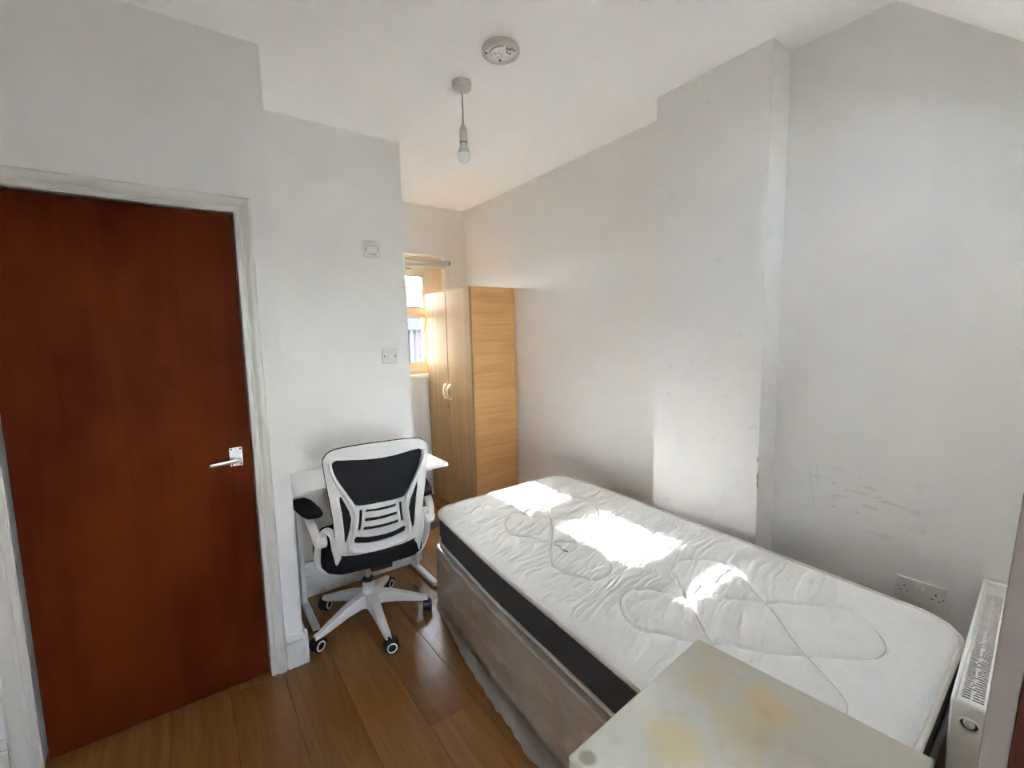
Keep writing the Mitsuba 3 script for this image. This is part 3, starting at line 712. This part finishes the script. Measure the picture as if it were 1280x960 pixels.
B2 = [(-0.288, -0.249), (-0.257, -0.231), (-0.208, -0.228), (-0.159, -0.263), (-0.08, -0.362), (-0.017, -0.411), (0.05, -0.48), (0.122, -0.556), (0.185, -0.608), (0.261, -0.679), (0.292, -0.721), (0.285, -0.767), (0.231, -0.847), (0.195, -0.871), (0.158, -0.88), (0.112, -0.878), (0.059, -0.854), (-0.049, -0.762), (-0.16, -0.66), (-0.202, -0.594), (-0.244, -0.558), (-0.302, -0.483), (-0.333, -0.439), (-0.358, -0.399), (-0.361, -0.365), (-0.341, -0.312)]
QP = []
for c in (A1, A2, B1, B2):
    c = np.array(c); c[:, 1] -= SH * c[:, 0]
    QP.append(smooth_path(c, 900, closed=True))
kd = cKDTree(np.vstack(QP))
mat('stitch_shade', (0.56, 0.56, 0.545), 0.8)  # quilting thread, greyed to paint the shadow lines of the grooves
NU, NV = 300, 560
vv = np.linspace(V_0 + .001, V_1 - .001, NV); rc = .125
def inset(v):
    e = np.minimum(v - V_0, V_1 - v); e = np.clip(e, 0, rc); return rc - np.sqrt(np.clip(rc ** 2 - (rc - e) ** 2, 0, None))
ii = inset(vv)
s = np.linspace(0, 1, NU)
Ug = (U_0 + ii)[:, None] + s[None] * ((U_1 - U_0) - 2 * ii)[:, None]
Vg = np.broadcast_to(vv[:, None], Ug.shape)
dq = kd.query(np.stack([Ug.ravel(), Vg.ravel()], 1))[0].reshape(Ug.shape)
de = np.minimum(np.minimum(Ug - (U_0 + ii[:, None]), (U_1 - ii[:, None]) - Ug), np.minimum(Vg - V_0, V_1 - Vg))
hgt = -.0120 * np.exp(-(dq / .0070) ** 2) - .0075 * np.exp(-(dq / .030) ** 2)
hgt -= .020 * np.exp(-de / .016)
# soft puckers that run across the bed, stronger away from the head end
P3 = np.stack([Ug * 4.2 + .9 * meshkit.fbm(np.stack([Ug * 5, Vg * 5, Ug * 0], -1), 3, 5), Vg * 17 + 2.2 * meshkit.fbm(np.stack([Ug * 4, Vg * 4, Ug * 0 + 3], -1), 3, 9) - 3.6 * Ug, Ug * 0], -1)
r1 = 1 - np.abs(2 * meshkit.noise(P3, 2) - 1)
r2 = 1 - np.abs(2 * meshkit.noise(P3 * [1.6, 1.9, 1] + 7, 4) - 1)
r3 = 1 - np.abs(2 * meshkit.noise(P3 * [2.2, 3.7, 1] + 17, 6) - 1)
amp = np.interp(Vg, [-1.05, -.80, -.55, -.1, 1.0], [.06, .18, .8, 1.0, .95]) * np.clip(de / .05, .25, 1)
hgt += amp * (-.0085 * r1 ** 4.0 - .0062 * r2 ** 4.0 - .0030 * r3 ** 3 + .0030 * meshkit.fbm(np.stack([Ug * 7, Vg * 9, Ug * 0], -1), 2, 8))
# pleats that gather along the long edge
pl = np.sin((Vg * 95 + 3 * meshkit.fbm(np.stack([Ug * 3, Vg * 6, Ug * 0 + 4], -1), 2, 3) * 6)) * np.exp(-de / .028) * amp
hgt += .0024 * pl
x, y = bed(Ug, Vg)
VT = np.stack([x, y, MZ + hgt], -1).reshape(-1, 3)
I = np.arange(NU * NV).reshape(NV, NU)
F = np.concatenate([np.stack([I[:-1, :-1], I[:-1, 1:], I[1:, 1:]], -1).reshape(-1, 3), np.stack([I[:-1, :-1], I[1:, 1:], I[1:, :-1]], -1).reshape(-1, 3)])
bnd = np.concatenate([I[0, :-1], I[:-1, -1], I[-1, :0:-1], I[:0:-1, 0]])
VB = VT[bnd] * [1, 1, 0] + [0, 0, MZ - .034]; ob = len(VT); nb = len(bnd)
cB = np.array([[*BC, MZ - .034]])
Fs = []
for j in range(nb):
    a, b_ = bnd[j], bnd[(j + 1) % nb]; c, d = ob + j, ob + (j + 1) % nb
    Fs += [[a, c, d], [a, d, b_], [c, ob + nb, d]]
top = trimesh.Trimesh(np.vstack([VT, VB, cB]), np.vstack([F, Fs]), process=False)
def damask_fn(p, n, uv):
    u, v = bedlocal(p)
    a, b = u / 0.118 + 0.46, (v + 0.1 * u) / 0.109 + 0.77
    fa, fb = dr.abs(a - dr.floor(a) - 0.5), dr.abs(b - dr.floor(b) - 0.5)
    d = fa + fb
    big = smoothstep(0.035, 0.015, dr.abs(d - 0.26)) + smoothstep(0.03, 0.015, dr.abs(d - 0.19)) + smoothstep(0.07, 0.05, d)
    a2, b2 = a + 0.5, b + 0.5
    d2 = dr.abs(a2 - dr.floor(a2) - 0.5) + dr.abs(b2 - dr.floor(b2) - 0.5)
    small = smoothstep(0.11, 0.09, d2) * smoothstep(0.03, 0.05, d2)
    m = dr.clip(big + small, 0, 1)
    c = mix((0.80, 0.80, 0.785), (0.765, 0.765, 0.755), m)
    w = 0.5 + 0.5 * noise(p.x * 900.0, p.y * 900.0, 0)
    return c * (0.97 + 0.03 * w)
mat('damask_white', proc(damask_fn), 0.55, 0.35, sheen=0.4)
put(mt + '__quilted_top', top, 'damask_white', smooth=40)
tag(mt + '__quilted_top', label='white damask top quilted in looping lines')
from scipy.interpolate import RegularGridInterpolator
hi = RegularGridInterpolator((vv, s), hgt, bounds_error=False, fill_value=None)
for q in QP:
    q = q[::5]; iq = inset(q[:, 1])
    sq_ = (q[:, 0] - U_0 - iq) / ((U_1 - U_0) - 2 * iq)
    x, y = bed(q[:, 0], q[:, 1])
    put(num(mt + '__stitching'), sweep(np.stack([x, y, MZ + hi(np.stack([q[:, 1], sq_], 1)) + .0012], 1), .0014, .0012, 6, side=(0, 0, 1), closed=True), 'stitch_shade')
tp_ = [(-0.249, 0.204), (-0.236, 0.169), (-0.247, 0.134), (-0.241, 0.115), (-0.238, 0.141)]
tw = []
for (u, v) in tp_:
    x, y = bed(u, v - SH * u); tw.append((float(x), float(y), MZ + .003))
k = num('thread'); put(k, sweep(smooth_path(tw, 30), .0012, .0012, 8, side=(0, 0, 1)), 'black_fabric'); tag(k, 'loose dark loop of thread lying on the mattress', 'thread')

# ------------------------------------------------------------------ near table top
def stain_fn(p, n, uv):
    a = fbm(p.x * 6.0 + 2.0, p.y * 6.0, 1.0, 3)
    b = fbm(p.x * 18.0, p.y * 18.0 + 4.0, 2.0, 3)
    c = mix((0.50, 0.47, 0.385), (0.585, 0.56, 0.475), a)
    yel = dr.maximum(smoothstep(0.085, 0.02, dr.sqrt(dr.square(p.x - 0.60) + dr.square((p.y - 0.40) * 1.1)) + 0.06 * (b - 0.5)),
                     smoothstep(0.07, 0.01, dr.sqrt(dr.square((p.x - 0.80) * 0.8) + dr.square(p.y - 0.335)) + 0.07 * (b - 0.5)))
    yel = dr.maximum(yel, smoothstep(0.60, 0.75, fbm(p.x * 9.0 + 8.0, p.y * 9.0, 6.0, 3)) * 0.6)
    c = mix(c, (0.60, 0.465, 0.235), yel * 0.72)
    gry = smoothstep(0.60, 0.75, fbm(p.x * 28.0 + 1.0, p.y * 28.0, 9.0, 4))
    c = mix(c, (0.46, 0.42, 0.33), gry * 0.3)
    dk = smoothstep(0.018, 0.008, dr.sqrt(dr.square(p.x - 0.468) + dr.square(p.y - 0.472)) + 0.012 * (b - 0.5))
    return mix(c, (0.25, 0.19, 0.12), dk * 0.8)
mat('table_beige', proc(stain_fn), 0.5, 0.4)
mat('table_edge', (0.62, 0.57, 0.45), 0.5)
w = num('side_table'); tag(w, 'beige stained side table with worn top in the foreground beside the bed', 'side table')
ta = math.radians(4.8)
TM = T().translate([.448, .492, 0]).rotate([0, 0, 1], math.degrees(ta))
tabz = .80
put(w + '__tabletop', bbox(0, .424, -.385, 0, tabz - .022, tabz, .0025), 'table_beige', M=TM)
put(w + '__edging', cat(bbox(-.0015, .0, -.383, -.002, tabz - .0195, tabz - .0025, .0005), bbox(.002, .422, 0, .0015, tabz - .0195, tabz - .0025, .0005)), 'table_edge', M=TM)
for (x, y) in ((.03, -.03), (.33, -.03), (.03, -.355), (.33, -.355)):
    put(num(w + '__leg'), bbox(x - .018, x + .018, y - .018, y + .018, 0, tabz - .0225, .003), 'table_edge', M=TM)
put(w + '__apron', cat(bbox(.048, .312, -.040, -.024, tabz - .09, tabz - .0225, .002), bbox(.048, .312, -.361, -.345, tabz - .09, tabz - .0225, .002), bbox(.022, .038, -.337, -.048, tabz - .09, tabz - .0225, .002), bbox(.322, .338, -.337, -.048, tabz - .09, tabz - .0225, .002)), 'table_edge', M=TM)

# ------------------------------------------------------------------ radiator (local: x along, y out of the wall)
w = num('radiator'); tag(w, 'white panel radiator with slotted top grille at the near end of the bed', 'radiator')
mat('radiator_white', (0.86, 0.855, 0.81), 0.3)
mat('dark_grey', (0.07, 0.075, 0.085), 0.6)
RL, RD, RZ0, RZ1 = .775, .068, .13, .600
RM = T().translate([1.412, .138, 0]).rotate([0, 0, 1], 4.3)
# panels with pressed channels
def panel(y0, y1):
    n = 22; xs = np.linspace(.012, RL - .012, n * 6 + 1)
    ph = (xs - .012) / (RL - .024) * n
    return xs, ph
def panel_mesh(yf, sgn):
    xs, ph = panel(0, 1)
    dz = .0045 * np.clip(np.sin(2 * np.pi * ph) * 1.6, -1, 1)
    poly = [(x, yf + sgn * (d - .0045)) for x, d in zip(xs, dz)] + [(x, yf - sgn * .009) for x in xs[::-1]]
    P = sg.Polygon(poly)
    return extr(P.buffer(0), RZ1 - RZ0 - .05, RZ0 + .015)
put(w + '__panel', panel_mesh(RD - .003, 1), 'radiator_white', smooth=30, M=RM)
put(w + '__panel_001', panel_mesh(.006, -1), 'radiator_white', smooth=30, M=RM)
gz = RZ1 - .004
slab = box(.012, RL - .012, .0095, RD - .0095, gz - .0015, gz)
nb_ = 13
cuts = []
pitch = (RL - .05) / nb_
for i in range(nb_):
    for j in range(5):
        x = .026 + i * pitch + j * pitch / 5 + .003
        if j < 3:
            cuts.append(box(x, x + pitch / 5 * .58, .0145, .0335 if j != 1 else .0385 if i % 2 else .0335, gz - .01, gz + .01))
            cuts.append(box(x, x + pitch / 5 * .58, .0375 if not (j == 1 and i % 2) else .0425, RD - .0145, gz - .01, gz + .01))
        else:
            cuts.append(box(x, x + pitch / 5 * .58, .0145, RD - .0145, gz - .01, gz + .01)) if j == 4 else (cuts.append(box(x, x + pitch / 5 * .58, .0145, .0300, gz - .01, gz + .01)), cuts.append(box(x, x + pitch / 5 * .58, .0380, RD - .0145, gz - .01, gz + .01)))
put(w + '__grille', diff(slab, cat(*cuts)), 'radiator_white', M=RM); tag(w + '__grille', label='slotted top grille')
put(w + '__convector_fins', cat(*[box(x, x + .0015, .014, RD - .014, RZ0 + .06, gz - .03) for x in np.linspace(.03, RL - .03, 40)]), 'dark_hole', M=RM)  # fins coloured near black to stand in for shade inside the radiator
# rolled rims along the top edges
for y in (.0055, RD - .0045):
    put(num(w + '__top_rim'), sweep([(.006, y, gz - .0035), (RL - .006, y, gz - .0035)], .0048, .0058, 14, side=(0, 1, 0), power=2.6), 'radiator_white', smooth=40, M=RM)
end = bbox(0, .010, 0.0, RD, RZ0, RZ1 - .001, .004)
hole = basis(cyl(.0165, -.05, .05, 40), (0, 1, 0), (0, 0, 1), (1, 0, 0), (0, .034, RZ1 - .052)); hole.fix_normals()
hole2 = basis(extr(rrect(-.0165, .0165, -.014, .0, .001), .1, -.05), (0, 1, 0), (0, 0, 1), (1, 0, 0), (0, .034, RZ1 - .052))
put(w + '__end_panel', diff(end, hole), 'radiator_white', smooth=35, M=RM)
put(w + '__end_panel_001', bbox(RL - .010, RL, 0, RD, RZ0, RZ1 + .004, .003), 'radiator_white', M=RM)
cc = (.0, .034, RZ1 - .052)
put(w + '__valve_collar', basis(lathe([(.0162, -.003), (.0192, -.003), (.0192, .0015), (.0175, .0024), (.0162, .0015), (.0162, -.003)], 40), (0, 1, 0), (0, 0, 1), (-1, 0, 0), cc), 'radiator_white', smooth=40, M=RM)
put(w + '__valve_plug', basis(lathe([(0, -.03), (.0100, -.03), (.0100, .002), (.0085, .006), (.0055, .0065), (.0045, .003), (0, .003)], 28), (0, 1, 0), (0, 0, 1), (-1, 0, 0), (0, .034, RZ1 - .0465)), 'plastic_cream', smooth=35, M=RM)
put(w + '__hole_shade_disc', basis(cyl(.0185, 0, .004, 30), (0, 1, 0), (0, 0, 1), (1, 0, 0), (.0105, .034, RZ1 - .052)), 'dark_grey', M=RM)  # dark disc behind the valve hole, painted in place of its shade
for x in (.12, RL - .12):
    put(num(w + '__wall_bracket'), bbox(x - .012, x + .012, -.030, .012, RZ0 + .06, RZ1 - .07, .002), 'plastic_grey', M=RM)
for x in (.05, RL - .05):
    put(num(w + '__pipe'), cyl(.0075, 0, RZ0 + .03, 16, x, .034), 'radiator_white', smooth=40, M=RM)

# ------------------------------------------------------------------ wall fittings
def fit(m, axis, o):
    """local x along wall, y up, z out of the wall"""
    if axis == 'y-':
        return basis(m, (1, 0, 0), (0, 0, 1), (0, -1, 0), o)
    return basis(m, (0, -1, 0), (0, 0, 1), (-1, 0, 0), o)
def plate_mesh(wid, hei, t=.009, r=.004):
    P = rrect(-wid / 2, wid / 2, -hei / 2, hei / 2, r)
    hull = [(x, y, 0) for x, y in P.exterior.coords] + [(x, y, t - .0025) for x, y in P.exterior.coords] + [(x, y, t) for x, y in P.buffer(-.0025).exterior.coords]
    return trimesh.convex.convex_hull(np.array(hull))
# double socket
so = (2.202, .4275, .4690)
w = num('double_socket'); tag(w, 'white double plug socket on the wall above the edge of the mattress', 'socket')
pm = plate_mesh(.146, .086, .0095)
hs = []
for sx in (-1, 1):
    cx = sx * .0455
    hs += [box(cx - .0022, cx + .0022, .006, .013, .003, .02), box(cx - .0145, cx - .0075, -.0125, -.0085, .003, .02), box(cx + .0075, cx + .0145, -.0125, -.0085, .003, .02)]
    hs += [box(sx * .0095 - .0055, sx * .0095 + .0055, .009, .026, .004, .02)]
hs += [cyl(.0026, .006, .02, 14, -.0665, .0), cyl(.0026, .006, .02, 14, .0665, .0)]
put(w + '__faceplate', fit(diff(pm, *hs), 'x-', so), 'plastic_grey')
for sx in (-1, 1):
    rk = trimesh.convex.convex_hull(np.array([(x, y, z) for x in (-.005, .005) for (y, z) in ((-.008, .004), (.008, .004), (.008, .0105), (-.008, .0135), (0, .0108))]))
    rk.apply_translation((sx * .0095, .0175, 0))
    put(num(w + '__rocker_switch'), fit(rk, 'x-', so), 'plastic_white')
    cx = sx * .0455
    for (a, b2, c, d) in ((cx - .0022, cx + .0022, .006, .013), (cx - .0145, cx - .0075, -.0125, -.0085), (cx + .0075, cx + .0145, -.0125, -.0085)):
        put(num(w + '__pin_slot'), fit(box(a, b2, c, d, .0034, .0085), 'x-', so), 'dark_hole')  # dark boxes set in the cut pin holes to paint their shade
    put(num(w + '__screw'), fit(cyl(.0025, .0061, .0085, 14, sx * .0665, 0), 'x-', so), 'dark_hole')
# light switch
so = (1.0235, YP, 1.3695)
w = num('light_switch'); tag(w, 'white single light switch low on the wall above the desk', 'light switch')
put(w + '__faceplate', fit(diff(plate_mesh(.096, .096, .010), box(-.007, .007, -.014, .014, .004, .03)), 'y-', so), 'plastic_grey')
rk = trimesh.convex.convex_hull(np.array([(x, y, z) for x in (-.006, .006) for (y, z) in ((-.013, .004), (.013, .004), (.013, .0115), (-.013, .0155), (0, .0118))]))
put(w + '__rocker', fit(rk, 'y-', so), 'plastic_white')
for sx in (-1, 1):
    put(num(w + '__screw'), fit(cyl(.0042, .009, .0106, 14, sx * .035, 0), 'y-', so), 'dark_hole')
# fused connection unit, higher up
so = (.9450, YP, 2.0070)
w = num('fused_spur'); tag(w, 'white square fused spur plate high on the wall near the corner', 'wall plate')
put(w + '__faceplate', fit(diff(plate_mesh(.098, .096, .011), box(-.026, .026, -.018, .016, .0095, .03)), 'y-', so), 'plastic_grey')
put(w + '__fuse_carrier', fit(bbox(-.0245, .0245, -.0165, .0145, .006, .0125, .002), 'y-', so), 'plastic_white')
for sx in (-1, 1):
    put(num(w + '__screw'), fit(cyl(.0042, .010, .0116, 14, sx * .037, 0), 'y-', so), 'dark_hole')
arc = sweep([(.030 * math.cos(t), .010 + .014 * math.sin(t), .0112) for t in np.linspace(.25, 2.9, 20)], .0012, .0006, 8, side=(0, 0, 1))
put(w + '__mark', fit(arc, 'y-', so), 'dark_hole', smooth=False)
put(w + '__mark_001', fit(cat(*[bbox(-.016 + .008 * i, -.011 + .008 * i, -.031, -.027 + .001 * (i % 2), .0108, .0114, .0002) for i in range(5)]), 'y-', so), 'dark_hole')

# ------------------------------------------------------------------ ceiling: pendant lamp and smoke alarm base
px, py = 1.147, 1.950
w = num('pendant_light'); tag(w, 'bare white bulb hanging from a ceiling rose on a short cord', 'pendant light')
put(w + '__ceiling_rose', (lambda m: (m.apply_translation((px, py, H)), m)[1])(lathe([(0, 0), (.046, 0), (.047, -.004), (.046, -.022), (.041, -.031), (.028, -.036), (.010, -.038), (.008, -.046), (0, -.046)], 44)), 'plastic_shaded', smooth=35)
put(w + '__cord', sweep([(px, py, H - .04), (px + .001, py, 2.56), (px, py, 2.462)], .0036, .0036, 12, side=(1, 0, 0)), 'plastic_cord', smooth=40)
put(w + '__lampholder', (lambda m: (m.apply_translation((px, py, 0)), m)[1])(lathe([(0, 2.476), (.007, 2.476), (.012, 2.468), (.0165, 2.456), (.0185, 2.444), (.0185, 2.440), (.0172, 2.439), (.0172, 2.437), (.0190, 2.436), (.0190, 2.396), (.0178, 2.392), (0, 2.392)], 36)), 'plastic_shaded', smooth=30)
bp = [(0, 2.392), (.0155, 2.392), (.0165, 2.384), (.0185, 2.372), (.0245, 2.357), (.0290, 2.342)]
put(w + '__bulb', (lambda m: (m.apply_translation((px, py, 0)), m)[1])(lathe(bp + [(.0290, 2.3415), (0, 2.3415)], 40)), 'plastic_shaded', smooth=30)
gl = [(.0288, 2.3420)] + [(.0305 * math.cos(t), 2.331 + .0345 * math.sin(t)) for t in np.linspace(.32, -math.pi / 2, 22)]
put(w + '__bulb__globe', (lambda m: (m.apply_translation((px, py, 0)), m)[1])(lathe([(0, 2.3420)] + gl, 40)), 'bulb_glass', smooth=30)
put(w + '__holder_ring', (lambda m: (m.apply_translation((px, py, 0)), m)[1])(lathe([(.0150, 2.3935), (.0182, 2.3935), (.0182, 2.3905), (.0150, 2.3905), (.0150, 2.3935)], 36)), 'black_rubber')
sx_, sy_ = 1.156, 1.640
w = num('smoke_alarm_base'); tag(w, 'round white smoke alarm mounting base without its cover on the ceiling', 'smoke alarm base')
bs = lathe([(0, 0), (.066, 0), (.066, -.016), (0, -.016)], 56)
rm_ = lathe([(.064, 0), (.074, 0), (.078, -.005), (.078, -.020), (.072, -.026), (.066, -.026), (.064, -.016), (.064, 0)], 56); rm_.apply_translation((sx_, sy_, H)); put(w + '__rim', rm_, 'plastic_shaded', smooth=30)  # rim coloured greyer than the plate to paint its shadowed side
bs.apply_translation((sx_, sy_, H))
put(w + '__plate', bs, 'plastic_white', smooth=30)
def onface(r, d):
    return sx_ + r * .811 + d * .585, sy_ - r * .585 + d * .811
def facebox(r0, r1, d0, d1, z0, z1, b=.001):
    x, y = onface(0, 0)
    return basis(bbox(r0, r1, d0, d1, z0, z1, b), (.811, -.585, 0), (.585, .811, 0), (0, 0, 1), (x, y, H))
for x, y, r in ((-.044, .002, .003), (-.036, .012, .0022), (-.030, -.002, .0025), (-.022, .010, .003), (-.040, .022, .0022), (-.008, .004, .0028), (.002, .012, .003), (.004, .026, .003), (-.012, .034, .0034), (.026, .002, .004), (.038, .012, .0045)):
    put(num(w + '__screw_hole'), cyl(r, H - .0170, H - .0150, 14, *onface(x, y)), 'dark_grey')
put(w + '__connector', facebox(.020, .056, -.046, -.012, -.0225, -.0155, .002), 'plastic_grey')
for a_ in range(4):
    put(num(w + '__terminal'), facebox(.024 + .008 * a_, .028 + .008 * a_, -.040 + .004 * (a_ % 2), -.022, -.0232, -.0222, .0003), 'dark_grey')
for r, d in ((-.060, .004), (.056, -.008), (-.004, .054)):
    put(num(w + '__keyhole'), facebox(r - .004, r + .004, d - .006, d + .006, -.0172, -.0155, .0005), 'dark_hole')
put(w + '__ridge', sweep([(*onface(.050 * math.cos(t) + .004, .050 * math.sin(t) + .006), H - .0185) for t in np.linspace(3.3, 4.9, 30)], .0030, .0035, 8, side=(0, 0, 1)), 'plastic_shaded', smooth=40)

# ------------------------------------------------------------------ on the floor
mat('mat_grey', proc(lambda p, n, uv: mix((0.055, 0.056, 0.06), (0.085, 0.086, 0.09), fbm(p.x * 300.0, p.y * 300.0, 0.0, 2))), 0.8)
w = num('floor_mat'); mm = bbox(-.52, 0, 0, .36, 0, .006, .002)
put(w, mm, 'mat_grey', M=T().translate([1.555, 3.150, 0.0005]).rotate([0, 0, 1], 20)); tag(w, 'dark grey mat lying on the floor between desk and wardrobe', 'mat')
mat('cardboard', (0.23, 0.14, 0.075), 0.85)
rg_ = np.random.default_rng(5)
w = num('cardboard_scrap')
ang = np.linspace(0, 2 * np.pi, 26, endpoint=False)
ro = 1 + .28 * rg_.uniform(-1, 1, 26)
pc = sg.Polygon(np.stack([.085 * np.cos(ang) * ro, .035 * np.sin(ang) * ro], 1)).buffer(0)
sm_ = from_m(to_m(extr(pc, .0025)).refine_to_length(.012)); v = np.array(sm_.vertices); v[:, 2] += .012 * meshkit.noise(v * 28 + 3, 2) * (.3 + np.abs(v[:, 1]) / .03); sm_.vertices = v
put(w, sm_, 'cardboard', M=T().translate([1.70, 3.70, 0.0003]).rotate([0, 0, 1], 75)); tag(w, 'torn brown cardboard scrap on the floor at the foot of the wardrobe', 'cardboard')
